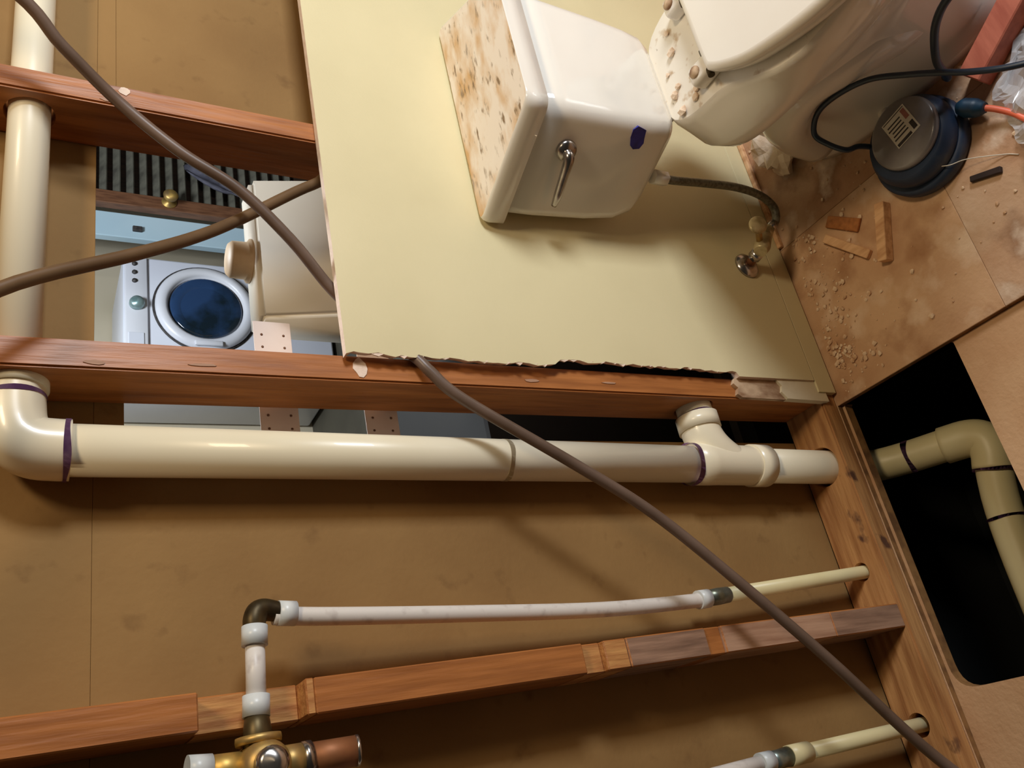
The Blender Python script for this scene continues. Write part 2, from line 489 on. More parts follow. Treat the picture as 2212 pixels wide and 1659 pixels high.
vo, vi = ring_faces(Zt, False); vo2, vi2 = ring_faces(Zb, True)
for (O, I) in ((vo, vi), (vo2, vi2)):
    ed = []
    for lst in (O, I):
        for i in range(len(lst)):
            e = bm.edges.get((lst[i], lst[(i + 1) % len(lst)])) or bm.edges.new((lst[i], lst[(i + 1) % len(lst)]))
            ed.append(e)
    bmesh.ops.triangle_fill(bm, edges=ed, use_beauty=True, use_dissolve=False)
for (A, B) in ((vo, vo2), (vi, vi2)):
    for i in range(len(A)):
        f = bm.faces.new((A[i], A[(i + 1) % len(A)], B[(i + 1) % len(B)], B[i])); f.material_index = 1
link('floor_panel', bm, None, floor, mats=['floor3', 'floor_edge'])
# joist and ground under the hole, coloured near black for its shade
g = boxo('floor_below', (-0.9, 1.2, -1.2, 0.6, -0.62, -0.60), 'pit'); tag(g, 'ground in the hole under the floor, blackened for its shade', 'ground', kind='structure')
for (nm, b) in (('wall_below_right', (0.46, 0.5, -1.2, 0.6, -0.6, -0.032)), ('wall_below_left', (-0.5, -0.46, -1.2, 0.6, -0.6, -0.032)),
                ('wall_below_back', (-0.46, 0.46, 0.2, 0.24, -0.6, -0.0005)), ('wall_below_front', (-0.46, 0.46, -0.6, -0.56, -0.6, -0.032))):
    o = boxo(nm, b, 'pit'); tag(o, 'side of the crawl space under the floor, blackened for shade, ' + nm.split('_')[-1] + ' side', 'pit wall', kind='structure')

# ================================================================ laundry room behind the wall
lw = boxo('wall_laundry', (-0.6, 4.6, 3.0, 3.1, 0.0, 2.5), 'beige'); tag(lw, 'beige far wall of the laundry room', 'wall', kind='structure')
lf = boxo('floor_laundry', (-0.6, 4.6, 0.24, 3.0, -0.03, 0.0), 'laundry_floor'); tag(lf, 'grey floor of the laundry room behind the studs', 'floor', kind='structure')

# front-loading washer
wm = thing('washing_machine', (2.04, 2.8, 0.0), 'white front loading washer with dark round glass door', 'washer')
wx0, wx1 = 1.735, 2.335
boxo('body', (wx0, wx1, 2.50, 2.99, 0.02, 0.945), 'washer', wm, 0.012, True)
for (fx, fy) in ((1.79, 2.56), (2.28, 2.56), (1.79, 2.93), (2.28, 2.93)):
    lathe('foot', [(0.02, 0.0), (0.022, 0.01), (0.015, 0.024)], (fx, fy, 0), 'black', wm, seg=12)
cp = boxo('control_panel', (wx0 + 0.01, wx1 - 0.01, 2.488, 2.505, 0.845, 0.938), 'washer_ring', wm, 0.005, True)
lathe('dial', [(0.032, 0.0), (0.032, -0.012), (0.026, -0.028), (0.0, -0.030)], (2.075, 2.488, 0.891), 'dial', cp, 'Y')
for k in range(3):
    lathe('button', [(0.011, 0.0), (0.010, -0.006), (0.0, -0.007)], (2.195 + 0.045 * k, 2.488, 0.899), 'ink', cp, 'Y', 14)
boxo('detergent_drawer', (1.76, 1.93, 2.484, 2.49, 0.862, 0.926), 'washer', cp, 0.003)
dc = (2.08, 2.50, 0.60)
dr = lathe('door_ring', [(0.216, 0.0), (0.218, -0.014), (0.205, -0.030), (0.180, -0.036), (0.166, -0.026), (0.162, -0.006)], dc, 'washer_ring', wm, 'Y', 56)
lathe('groove', [(0.224, -0.001), (0.228, -0.004), (0.220, -0.006), (0.214, -0.001)], dc, 'ink', dr, 'Y', 56)
lathe('door_glass', [(0.163, -0.010), (0.150, -0.024), (0.11, -0.010), (0.06, 0.0), (0.0, 0.004)], dc, 'glass', dr, 'Y', 48)
boxo('door_handle', (1.872, 1.897, 2.456, 2.472, 0.54, 0.66), 'washer_ring', dr, 0.005, True)

# narrow edge panel with blue daylight put into its colour and louvred door to its right
pb = thing('daylit_edge', (2.55, 2.6, 0.0), 'narrow edge panel painted blue as if daylit, between washer and dark louvred door', 'panel')
boxo('board', (2.478, 2.615, 2.56, 2.60, 0.0, 2.0), 'daylit_blue', pb, 0.004)
boxo('latch', (2.515, 2.542, 2.545, 2.562, 0.855, 0.897), 'ink', pb, 0.004)
ld = thing('louvred_door', (3.0, 2.55, 0.0), 'dark brown louvred door with brass knob in the laundry room', 'door')
boxo('stile', (2.620, 2.692, 2.50, 2.545, 0.0, 2.0), 'jamb', ld, 0.003)
boxo('stile', (3.32, 3.40, 2.50, 2.545, 0.0, 2.0), 'jamb', ld, 0.003)
boxo('rail', (2.692, 3.32, 2.50, 2.545, 0.0, 0.12), 'dark_wood', ld, 0.002)
boxo('rail', (2.692, 3.32, 2.50, 2.545, 1.90, 2.0), 'dark_wood', ld, 0.002)
boxo('back_sheet', (2.692, 3.32, 2.552, 2.560, 0.0, 2.0), 'dark_wood', ld)
sl = None
for k in range(30):
    zc = 0.155 + 0.058 * k
    if sl is None:
        bm = bmesh.new()
        box(bm, -0.314, 0.314, -0.022, 0.022, -0.003, 0.003)
        bmesh.ops.rotate(bm, verts=bm.verts, cent=(0, 0, 0), matrix=Matrix.Rotation(math.radians(38), 3, 'X'))
        o = link('slat', bm, 'slat', None); sl = o
    else:
        o = sl.copy(); COL.objects.link(o)
    o.location = (3.006, 2.524, zc); par(o, ld)
lathe('door_knob', [(0.034, 0.0), (0.034, -0.006), (0.014, -0.010), (0.013, -0.030), (0.030, -0.042), (0.034, -0.058), (0.024, -0.070), (0.0, -0.072)], (2.665, 2.50, 0.742), 'brass', ld, 'Y', 28)
# rag hung over the louvres
bm = bmesh.new()
nu, nv = 12, 14
g_ = []
for i in range(nu + 1):
    u = i / nu
    row = []
    for j in range(nv + 1):
        v = j / nv
        wdt = 0.03 + 0.10 * math.sin(math.pi * min(1, v * 1.15)) ** 0.8
        x = 2.865 - 0.115 * v + (u - 0.5) * wdt
        z = 0.67 - 0.24 * v + (u - 0.5) * wdt * 0.5
        y = 2.474 - 0.006 * math.sin(u * 9) - 0.012 * math.sin(math.pi * v)
        row.append(bm.verts.new((x, y, z)))
    g_.append(row)
for i in range(nu):
    for j in range(nv):
        bm.faces.new((g_[i][j], g_[i + 1][j], g_[i + 1][j + 1], g_[i][j + 1])).smooth = True
r_ = bmesh.ops.solidify(bm, geom=list(bm.faces), thickness=0.004)
rag = link('grey_rag', bm, 'grey_cloth'); tag(rag, 'grey blue rag hanging on the dark louvred door', 'rag')

# slim white cabinet standing behind the studs
cb = thing('white_cabinet', (0.83, 0.335, 0.0), 'slim cream white cabinet with tan knob on top behind studs', 'cabinet')
bm = bmesh.new(); box(bm, 0.664, 0.968, 0.30, 0.375, 0.0, 0.955)
for v in bm.verts:
    if v.co.z < 0.5 and v.co.y < 0.34: v.co.y = 0.19; v.co.z = 0.50  # front slope added so light from above brightens the face
    elif v.co.z < 0.5: v.co.z = 0.50
bmesh.ops.bevel(bm, geom=list(bm.edges), offset=0.010, segments=3, affect='EDGES')
link('light_catching_body', bm, 'white_box', cb, True)
boxo('base', (0.674, 0.958, 0.20, 0.365, 0.0, 0.505), 'white_box', cb, 0.006)
lathe('knob', [(0.040, 0.0), (0.040, 0.004), (0.034, 0.008), (0.033, 0.034), (0.028, 0.040), (0.0, 0.041)], (0.806, 0.338, 0.955), 'knob', cb, 'Z', 28)

# two perforated straps behind the middle stud
def strap(z0, z1, label):
    t = thing('metal_strap', (0.42, 0.103, z0), label, 'strap', 'perforated straps behind the middle stud')
    boxo('band', (0.305, 0.532, 0.1014, 0.1034, z0, z1), 'strap', t, 0.0006)
    for x in (0.363, 0.383, 0.470, 0.490, 0.510):
        for zz in (z0 + 0.011, z1 - 0.011):
            lathe('perforation', [(0.0018, 0.0), (0.0018, -0.0006), (0.0, -0.0007)], (x, 0.1013, zz), 'jamb', t, 'Y', 10)


strap(0.968, 1.021, 'pale pink perforated strap behind middle stud, nearer the washer')
strap(0.822, 0.872, 'pale pink perforated strap behind middle stud, above the added black bin shape')

# black bin shape added to fill the dark gap behind the stud, dark bowl beyond it
bn = thing('dark_gap_box', (0.55, 0.42, 0.0), 'added black bin shape filling the dark gap close behind the middle stud', 'bin')
bm = bmesh.new()
rr = []
for (zz, e) in ((0.0, 0.0), (0.56, 0.02), (0.585, 0.02), (0.585, 0.012), (0.03, -0.008)):
    rr.append([Vector((p[0], p[1], zz)) for p in round_poly([(0.40 - e, 0.26 - e), (0.62 + e, 0.26 - e), (0.62 + e, 0.58 + e), (0.40 - e, 0.58 + e)], 0.03, 4)])
loft(bm, rr, smooth=False); link('body', bm, 'black', bn)
bm = bmesh.new()
rr = [[Vector((p[0], p[1], zz)) for p in round_poly([(0.373 - e, 0.233 - e), (0.647 + e, 0.233 - e), (0.647 + e, 0.607 + e), (0.373 - e, 0.607 + e)], 0.03, 4)] for (zz, e) in ((0.578, 0.004), (0.60, 0.006), (0.604, 0.0))]
loft(bm, rr, smooth=False); link('lid', bm, 'black', bn)
bw = lathe('dark_bowl', [(0.10, 0.0), (0.15, 0.03), (0.185, 0.16), (0.190, 0.165), (0.178, 0.16), (0.14, 0.03), (0.0, 0.02)], (1.12, 1.62, 0.0), 'black')
tag(bw, 'dark round bowl on the laundry floor', 'bowl')

# ================================================================ PVC drain
dp = thing('drain_pipe', (0.29, PY, 0.0), 'white plastic drain stack with elbow and branch fitting between studs', 'pipe')
XT, XB = 0.306, 0.2775


def px(z): return XB + (XT - XB) * z / 1.27


RP = 0.0302
tube('vertical_pipe', [(px(1.265), PY, 1.265), (px(0.3), PY, 0.3)], RP, 'pvc', dp, 40)
tube('lower_pipe', [(px(0.22), PY, 0.22), (px(0.0), PY, 0.0), (px(0) - 0.0, PY, -0.075)], RP, 'pvc', dp, 40)
tube('horizontal_pipe', [(0.385, PY, PIPE_Z), (1.4, PY, PIPE_Z)], 0.0255, 'pvc', dp, 36)
# elbow: socket, bend, socket
el = tube('elbow', [(0.392, PY, PIPE_Z), (0.358, PY, PIPE_Z), (0.336, PY, PIPE_Z - 0.002), (0.318, PY, PIPE_Z - 0.009), (0.3085, PY, PIPE_Z - 0.024), (px(1.27), PY, 1.265), (px(1.25), PY, 1.250)],
          [0.0325, 0.0330, 0.0335, 0.0345, 0.0350, 0.0350, 0.0350], 'fitting', dp, 40, 6)
tube('elbow_rim', [(0.397, PY, PIPE_Z), (0.378, PY, PIPE_Z)], 0.0355, 'fitting', el, 40)


def band(p0, p1, r, m, parent):
    """hand-brushed ring with an uneven edge"""
    a, b = Vector(p0), Vector(p1); t = (b - a).normalized(); L_ = (b - a).length
    up = Vector((0, 1, 0)) if abs(t.y) < 0.9 else Vector((1, 0, 0))
    n = (up - t * up.dot(t)).normalized(); c = t.cross(n)
    bm = bmesh.new(); seg = 36
    ph = random.uniform(0, 6)
    j0 = [(0.18 + 0.08 * math.sin(2 * math.pi * k / seg * 2 + ph)) * L_ for k in range(seg)]; j1 = [(0.62 + 0.10 * math.sin(2 * math.pi * k / seg * 3 + ph * 2)) * L_ for k in range(seg)]
    r0 = []; r1 = []
    for k in range(seg):
        an = 2 * math.pi * k / seg; d = n * math.cos(an) + c * math.sin(an)
        r0.append(bm.verts.new(a + t * j0[k] + d * r)); r1.append(bm.verts.new(a + t * j1[k] + d * r))
    for k in range(seg):
        bm.faces.new((r0[k], r0[(k + 1) % seg], r1[(k + 1) % seg], r1[k])).smooth = True
    bmesh.ops.solidify(bm, geom=list(bm.faces), thickness=0.0006)
    return link('primer_ring', bm, m, parent)


band((px(1.260), PY, 1.260), (px(1.246), PY, 1.246), 0.0360, 'primer', el)
band((0.372, PY, PIPE_Z), (0.361, PY, PIPE_Z), 0.0336, 'primer', el)
wy = tube('branch_fitting', [(px(0.345), PY, 0.345), (px(0.31), PY, 0.31), (px(0.29), PY, 0.29), (px(0.22), PY, 0.22), (px(0.205), PY, 0.205)], [0.0345, 0.0345, 0.0340, 0.0340, 0.0345], 'fitting', dp, 40)
tube('socket_rim', [(px(0.216), PY, 0.216), (px(0.182), PY, 0.182)], 0.0365, 'fitting', wy, 40)
bx = tube('branch_sweep', [(px(0.235), PY, 0.235), (0.290, PY, 0.262), (0.312, PY, 0.288), (0.336, PY, 0.300), (0.356, PY, 0.302)], [0.0300, 0.0325, 0.0335, 0.0335, 0.0335], 'fitting', wy, 36, 6)
tube('branch_socket', [(0.346, PY, 0.302), (0.372, PY, 0.302)], 0.0362, 'fitting', wy, 36)
tube('branch_pipe', [(0.36, PY, 0.302), (0.424, PY, 0.302)], 0.0302, 'pvc', dp, 36)
band((0.370, PY, 0.302), (0.379, PY, 0.302), 0.0314, 'primer', wy)
band((px(0.356), PY, 0.356), (px(0.336), PY, 0.336), 0.0352, 'primer', wy)
# glue smear on the long pipe
band((px(0.700), PY, 0.700), (px(0.684), PY, 0.684), 0.0306, 'glue', dp)
# below the floor
tube('under_floor_pipe', [(0.2775, PY, -0.06), (0.2775, 0.040, -0.085), (0.275, 0.020, -0.105), (0.271, -0.03, -0.128), (0.267, -0.110, -0.158)], 0.0295, 'cpvc', dp, 30, 5)
tube('under_floor_elbow', [(0.269, -0.075, -0.146), (0.265, -0.115, -0.160), (0.252, -0.137, -0.166), (0.228, -0.140, -0.166), (0.200, -0.132, -0.164)], 0.0335, 'cpvc', dp, 30, 6)
tube('under_floor_arm', [(0.215, -0.136, -0.165), (0.13, -0.118, -0.165), (0.0, -0.108, -0.166), (-0.30, -0.10, -0.168)], 0.0300, 'cpvc', dp, 30, 4)
band((0.2725, -0.012, -0.121), (0.2712, -0.030, -0.1285), 0.0303, 'primer', dp)
band((0.204, -0.134, -0.1645), (0.194, -0.131, -0.1645), 0.0345, 'primer', dp)
band((0.122, -0.1165, -0.165), (0.112, -0.1155, -0.165), 0.0312, 'primer', dp)

# ================================================================ water supply by the notched stud
sp = thing('supply_pipe', (0.09, 0.03, 0.04), 'white flexible water pipe turning at dark elbow above notched stud', 'water pipe')
tube('flexible_pipe', [(0.094, 0.020, 1.045), (0.0885, 0.024, 0.98), (0.078, 0.034, 0.80), (0.067, 0.042, 0.59), (0.066, 0.045, 0.42), (0.068, 0.045, 0.385)], 0.0105, 'pex', sp, 24, 8)
tube('elbow', [(0.097, 0.020, 1.036), (0.101, 0.019, 1.054), (0.098, 0.017, 1.063), (0.088, 0.015, 1.0675), (0.074, 0.015, 1.068)], [0.011, 0.0125, 0.013, 0.0125, 0.011], 'brass_dark', sp, 24, 5)
tube('ring', [(0.0965, 0.0205, 1.040), (0.0945, 0.0215, 1.020)], 0.0140, 'ring', sp, 28)
tube('ring', [(0.083, 0.015, 1.0675), (0.062, 0.014, 1.069)], 0.0140, 'ring', sp, 28)
tube('short_pipe', [(0.072, 0.015, 1.068), (-0.004, 0.012, 1.072)], 0.0105, 'pex', sp, 24)
tube('ring', [(0.010, 0.012, 1.0715), (-0.012, 0.011, 1.073)], 0.0142, 'ring', sp, 28)
tube('ring', [(0.0668, 0.045, 0.412), (0.0676, 0.045, 0.392)], 0.0138, 'ring', sp, 28)
tube('coupling', [(0.0678, 0.045, 0.392), (0.0690, 0.045, 0.372), (0.0700, 0.045, 0.352)], [0.0120, 0.0128, 0.0122], 'green_chrome', sp, 24)
tube('lower_pipe', [(0.0695, 0.045, 0.362), (0.0845, PY, 0.02), (0.0855, PY, -0.06)], 0.0112, 'cpvc', sp, 24)

sp2 = thing('supply_pipe', (-0.165, 0.045, 0.04), 'cream water pipe rising from the sole plate left of notched stud', 'water pipe')
tube('lower_pipe', [(-0.165, PY, -0.06), (-0.1645, PY, 0.30)], 0.0112, 'cpvc', sp2, 24)
tube('coupling', [(-0.1645, PY, 0.290), (-0.1645, PY, 0.330)], 0.0145, 'cpvc', sp2, 24)
tube('nut', [(-0.1645, PY, 0.330), (-0.165, PY, 0.352), (-0.165, PY, 0.366)], [0.0135, 0.0125, 0.0130], 'green_chrome', sp2, 24)
tube('ring', [(-0.165, PY, 0.364), (-0.165, PY, 0.386)], 0.0138, 'ring', sp2, 24)
tube('flexible_pipe', [(-0.165, PY, 0.37), (-0.17, 0.04, 0.7), (-0.175, 0.03, 1.06)], 0.0105, 'pex', sp2, 20, 5)

# brass shower valve
sv = thing('shower_valve', (-0.055, 0.0, 1.07), 'brass shower valve with copper stub below the notched stud', 'valve')
tube('inlet_neck', [(-0.008, 0.011, 1.0725), (-0.022, 0.008, 1.0735), (-0.050, 0.0, 1.075)], [0.012, 0.014, 0.0165], 'brass_dark', sv, 24)
lathe('body', [(0.0, -0.034), (0.018, -0.032), (0.025, -0.020), (0.027, -0.004), (0.027, 0.026), (0.020, 0.034), (0.0, 0.036)], (-0.062, 0.004, 1.072), 'brass', sv, 'Y', 28)
lathe('cartridge', [(0.016, 0.0), (0.016, -0.014), (0.011, -0.018), (0.0, -0.019)], (-0.062, -0.028, 1.072), 'chrome', sv, 'Y', 20)
lathe('flange', [(0.023, -0.004), (0.0235, 0.0), (0.023, 0.004)], (-0.035, 0.004, 1.074), 'brass', sv, 'X', 24)
tube('outlet', [(-0.062, 0.004, 1.055), (-0.061, 0.002, 1.028)], [0.018, 0.0165], 'brass', sv, 24)
tube('solder_ring', [(-0.0612, 0.002, 1.032), (-0.061, 0.002, 1.022)], 0.0178, 'chrome', sv, 24)
cs = tube('copper_stub', [(-0.061, 0.002, 1.028), (-0.062, -0.006, 0.975)], 0.0155, 'copper', sv, 24)
tube('cut_end', [(-0.062, -0.0058, 0.977), (-0.0621, -0.0062, 0.9735)], 0.0160, 'chrome', cs, 24)
tube('upper_outlet', [(-0.060, 0.004, 1.090), (-0.056, 0.002, 1.125)], [0.017, 0.014], 'brass', sv, 24)
tube('ring', [(-0.055, 0.002, 1.122), (-0.053, 0.0, 1.145)], 0.0142, 'ring', sv, 24)
tube('inlet_neck', [(-0.085, 0.004, 1.0735), (-0.14, 0.010, 1.074)], [0.0165, 0.0125], 'brass_dark', sv, 24)

# ================================================================ cables in front of the studs
ca = tube('cable', [(0.95, -0.30, 1.95), (0.935, -0.20, 1.62), (0.868, -0.102, 1.351), (0.818, -0.060, 1.274), (0.775, -0.026, 1.206), (0.716, -0.016, 1.130), (0.669, -0.012, 1.054),
                    (0.602, -0.001, 0.985), (0.537, 0.014, 0.930), (0.479, 0.012, 0.876), (0.424, -0.008, 0.832), (0.3985, -0.0150, 0.816), (0.355, -0.020, 0.776),
                    (0.2515, -0.036, 0.6305), (0.1755, -0.044, 0.5275), (0.0765, -0.056, 0.4315), (-0.054, -0.070, 0.315), (-0.205, -0.085, 0.190), (-0.30, -0.12, 0.10), (-0.40, -0.2, -0.004), (-0.55, -0.3, -0.004)],
          0.0080, 'cable', None, 16, 7)
tag(ca, 'long brown cable running diagonally from upper studs across drain pipe to floor', 'cable')
cb2 = tube('cable', [(0.20, -0.10, 1.50), (0.34, -0.085, 1.40), (0.4375, -0.070, 1.327), (0.53, -0.030, 1.190), (0.590, 0.0, 1.112), (0.650, 0.026, 1.046), (0.745, 0.040, 0.930), (0.775, 0.045, 0.86), (0.785, 0.045, 0.5)],
           0.0082, 'cable2', None, 16, 7)
tag(cb2, 'dark brown cable rising past the laundry opening to the horizontal pipe', 'cable')

# ================================================================ toilet
CX = 0.88
to = thing('toilet', (CX, -0.40, 0.0), 'white toilet with dusty tank lid standing against cream drywall', 'toilet')


def tank_ring(z, xb, xf, yb, yf, r):
    return [Vector((p[0], p[1], z)) for p in round_poly([(CX - xb, yb), (CX - xf, yf), (CX + xf, yf), (CX + xb, yb)], [r * 0.7, r * 0.75, r * 0.75, r * 0.7], 7)]


bm = bmesh.new()
T = [(0.650, 0.205, 0.122, -0.034, -0.203, 0.03), (0.60, 0.203, 0.121, -0.034, -0.203, 0.03), (0.50, 0.194, 0.116, -0.036, -0.203, 0.03),
     (0.44, 0.184, 0.112, -0.038, -0.202, 0.03), (0.405, 0.170, 0.108, -0.044, -0.200, 0.032), (0.388, 0.152, 0.100, -0.055, -0.194, 0.034), (0.380, 0.128, 0.088, -0.070, -0.182, 0.034)]
loft(bm, [tank_ring(*t) for t in T[::-1]])
tk = link('tank', bm, 'porcelain', to)
bm = bmesh.new()
LR = [(0.648, 0.208, 0.128), (0.650, 0.216, 0.133), (0.676, 0.218, 0.134), (0.684, 0.215, 0.131), (0.687, 0.209, 0.126)]
rings = [tank_ring(z, xb, xf, -0.022 - 0.0 * k, -0.2135 - (0.0 if k else -0.006), 0.022) for k, (z, xb, xf) in enumerate(LR)]
R_ = loft(bm, rings)
for f in bm.faces:
    f.material_index = 0
for f in bm.faces:
    if len(f.verts) > 8 and f.calc_center_median().z > 0.68: f.material_index = 1
link('tank_lid', bm, None, to, mats=['porcelain', 'lid_dust'])

# slanted left side of tank: local frame for the lever and the blue mark
def side_pt(y, z, out=0.0):
    # interpolate the slanted plane between back and front edge at height z
    for i in range(len(T) - 1):
        if T[i][0] >= z >= T[i + 1][0]:
            f = (T[i][0] - z) / (T[i][0] - T[i + 1][0]); a = [T[i][k] + (T[i + 1][k] - T[i][k]) * f for k in range(5)]
            break
    xb, xf, yb, yf = a[1], a[2], a[3], a[4]
    t = (y - yb) / (yf - yb)
    x = CX - (xb + (xf - xb) * t)
    n = Vector((-(abs(yf - yb)), -(xb - xf), 0)).normalized()
    return Vector((x, y, z)) + n * out


lv = tube('flush_lever', [side_pt(-0.142, 0.585, -0.004), side_pt(-0.142, 0.585, 0.012), side_pt(-0.135, 0.584, 0.017), side_pt(-0.110, 0.582, 0.017), side_pt(-0.082, 0.579, 0.016), side_pt(-0.066, 0.578, 0.014)],
          [0.009, 0.0085, 0.0085, 0.0072, 0.0068, 0.0045], 'chrome', tk, 16, 5)
tube('escutcheon', [side_pt(-0.145, 0.585, -0.002), side_pt(-0.145, 0.585, 0.003), side_pt(-0.145, 0.585, 0.008), side_pt(-0.145, 0.585, 0.0105)], [0.0175, 0.0175, 0.0145, 0.004], 'chrome', lv, 24)
bm = bmesh.new()
out_ = [(-0.196, 0.470), (-0.190, 0.477), (-0.178, 0.476), (-0.166, 0.470), (-0.161, 0.462), (-0.163, 0.450), (-0.172, 0.446), (-0.180, 0.449), (-0.192, 0.452)]
a = [bm.verts.new(side_pt(y, z, 0.0007)) for (y, z) in out_]; b = [bm.verts.new(side_pt(y, z, -0.004)) for (y, z) in out_]
bm.faces.new(a); bm.faces.new(b[::-1])
for i in range(len(out_)): bm.faces.new((a[i], a[(i + 1) % len(out_)], b[(i + 1) % len(out_)], b[i]))
link('blue_mark', bm, 'blue', tk)


def egg(z, yr, yf, hw, nr=3.2, nf=2.1, ymid=None, kr=1.0, n=44):
    """closed plan outline, rear at yr, front at yf (more negative)"""
    ym = ymid if ymid is not None else yr + (yf - yr) * 0.46
    D = []
    for k in range(720):
        a = math.pi * 2 * k / 720
        c, s = math.cos(a), math.sin(a)     # c=1 rear, c=-1 front
        e = nr if c > 0 else nf
        yy = abs(c) ** (2 / e); xx = abs(s) ** (2 / e)
        y = ym + (yr - ym) * yy if c > 0 else ym + (yf - ym) * yy
        if c > 0:
            t = min(1.0, max(0.0, (y - ym) / (yr - ym) / 0.62)); t = t * t * (3 - 2 * t)
            xx *= 1 - (1 - kr) * t
        D.append(Vector((CX + (xx if s > 0 else -xx) * hw, y, z)))
    acc = [0.0]
    for k in range(720): acc.append(acc[-1] + (D[(k + 1) % 720] - D[k]).length)
    pts = []; q = 0
    for k in range(2 * n):
        want = acc[-1] * k / (2 * n)
        while acc[q + 1] < want: q += 1
        f = (want - acc[q]) / max(1e-9, acc[q + 1] - acc[q])
        pts.append(D[q].lerp(D[(q + 1) % 720], f))
    return pts


bm = bmesh.new()
B = [(0.0, -0.150, -0.590, 0.104, 3.0, 2.4, 1.0), (0.02, -0.150, -0.590, 0.104, 3.0, 2.4, 1.0), (0.035, -0.156, -0.580, 0.094, 3.0, 2.4, 1.0), (0.10, -0.160, -0.575, 0.088, 3.0, 2.3, 1.0),
     (0.17, -0.168, -0.59, 0.090, 3.0, 2.3, 1.0), (0.23, -0.182, -0.63, 0.112, 3.4, 2.2, 0.96), (0.262, -0.184, -0.665, 0.140, 4.0, 2.15, 0.98),
     (0.295, -0.182, -0.70, 0.168, 4.0, 2.1, 1.0), (0.33, -0.180, -0.725, 0.180, 4.4, 2.1, 0.93), (0.355, -0.180, -0.74, 0.183, 5.0, 2.1, 0.74), (0.374, -0.181, -0.748, 0.186, 5.0, 2.1, 0.66), (0.384, -0.185, -0.744, 0.182, 5.0, 2.1, 0.62)]
loft(bm, [egg(z, yr, yf, hw, nr, nf, -0.44, kr) for (z, yr, yf, hw, nr, nf, kr) in B])
for f in bm.faces:
    c = f.calc_center_median()
    if len(f.verts) > 8 and c.z > 0.38: f.material_index = 1
bowl = link('bowl', bm, None, to, mats=['porcelain', 'deck_dust'])
# tank foot that joins tank and bowl
bm = bmesh.new()
loft(bm, [[Vector((p[0], p[1], z)) for p in round_poly([(CX - h, -0.09), (CX - h, -0.205), (CX + h, -0.205), (CX + h, -0.09)], 0.02, 4)] for (z, h) in ((0.352, 0.05), (0.381, 0.075))])
link('tank_foot', bm, 'porcelain', to)
# trapway bulge on the pedestal side
bm = bmesh.new()
sweep(bm, catmull([(CX - 0.02, -0.50, 0.07), (CX - 0.045, -0.46, 0.11), (CX - 0.062, -0.40, 0.16), (CX - 0.066, -0.32, 0.20), (CX - 0.060, -0.25, 0.17), (CX - 0.045, -0.21, 0.10), (CX - 0.04, -0.20, 0.03)], 6), 0.045, 20)
link('trapway', bm, 'porcelain', bowl)
lathe('bolt_cap', [(0.014, 0.0), (0.014, 0.006), (0.009, 0.014), (0.0, 0.016)], (CX - 0.098, -0.33, 0.018), 'seat', bowl, seg=16)
# seat ring and closed lid
def seat_out(z, g):
    pts = []
    prof = [(0.0, -0.316), (0.090, -0.316), (0.108, -0.322), (0.128, -0.345), (0.150, -0.380), (0.166, -0.420), (0.180, -0.465), (0.190, -0.515), (0.192, -0.565), (0.184, -0.62), (0.164, -0.675), (0.134, -0.72), (0.092, -0.754), (0.046, -0.772), (0.0, -0.777)]
    c = Vector((0, -0.53))
    q = catmull([(x, y, 0) for (x, y) in prof], 3)
    L_ = []
    for p in q:
        d = Vector((p.x, p.y)) - c
        d = d * (1 - g / d.length)
        L_.append((d.x + c.x, d.y + c.y))
    left_ = [Vector((CX - x, y, z)) for (x, y) in L_]
    right_ = [Vector((CX + x, y, z)) for (x, y) in L_[::-1]][1:-1]
    return left_ + right_


bm = bmesh.new(); loft(bm, [seat_out(0.389, 0.010), seat_out(0.391, 0.006), seat_out(0.400, 0.004), seat_out(0.404, 0.008)]); link('seat_ring', bm, 'seat', to)
bm = bmesh.new(); loft(bm, [seat_out(0.4065, 0.006), seat_out(0.409, 0.0), seat_out(0.420, 0.0), seat_out(0.425, 0.004), seat_out(0.427, 0.012)]); link('seat_lid', bm, 'seat', to)
for s in (-1, 1):
    hx = CX + s * 0.076
    h = boxo('hinge', (hx - 0.017, hx + 0.017, -0.318, -0.272, 0.384, 0.412), 'seat', to, 0.006, True)
    lathe('hinge_bolt', [(0.010, 0.0), (0.010, 0.003), (0.0, 0.004)], (hx, -0.288, 0.412), 'torn', h, seg=12)
    tube('hinge_pin', [(hx - 0.026, -0.310, 0.406), (hx + 0.026, -0.310, 0.406)], 0.0055, 'brass_dark', h, 12)
# plaster crumbs lying on the deck
for k in range(9):
    s_ = random.uniform(0.004, 0.011)
    bm = bmesh.new(); bmesh.ops.create_icosphere(bm, subdivisions=1, radius=s_)
    for v in bm.verts: v.co *= random.uniform(0.7, 1.25); v.co.z *= 0.5
    o = link('plaster_crumb', bm, 'plaster', None, loc=(CX + random.uniform(-0.10, 0.10), random.uniform(-0.265, -0.215), 0.3850 + s_ * 0.35))
    tag(o, 'small plaster crumb on the deck behind the toilet seat', 'crumb', 'plaster crumbs behind the toilet seat')

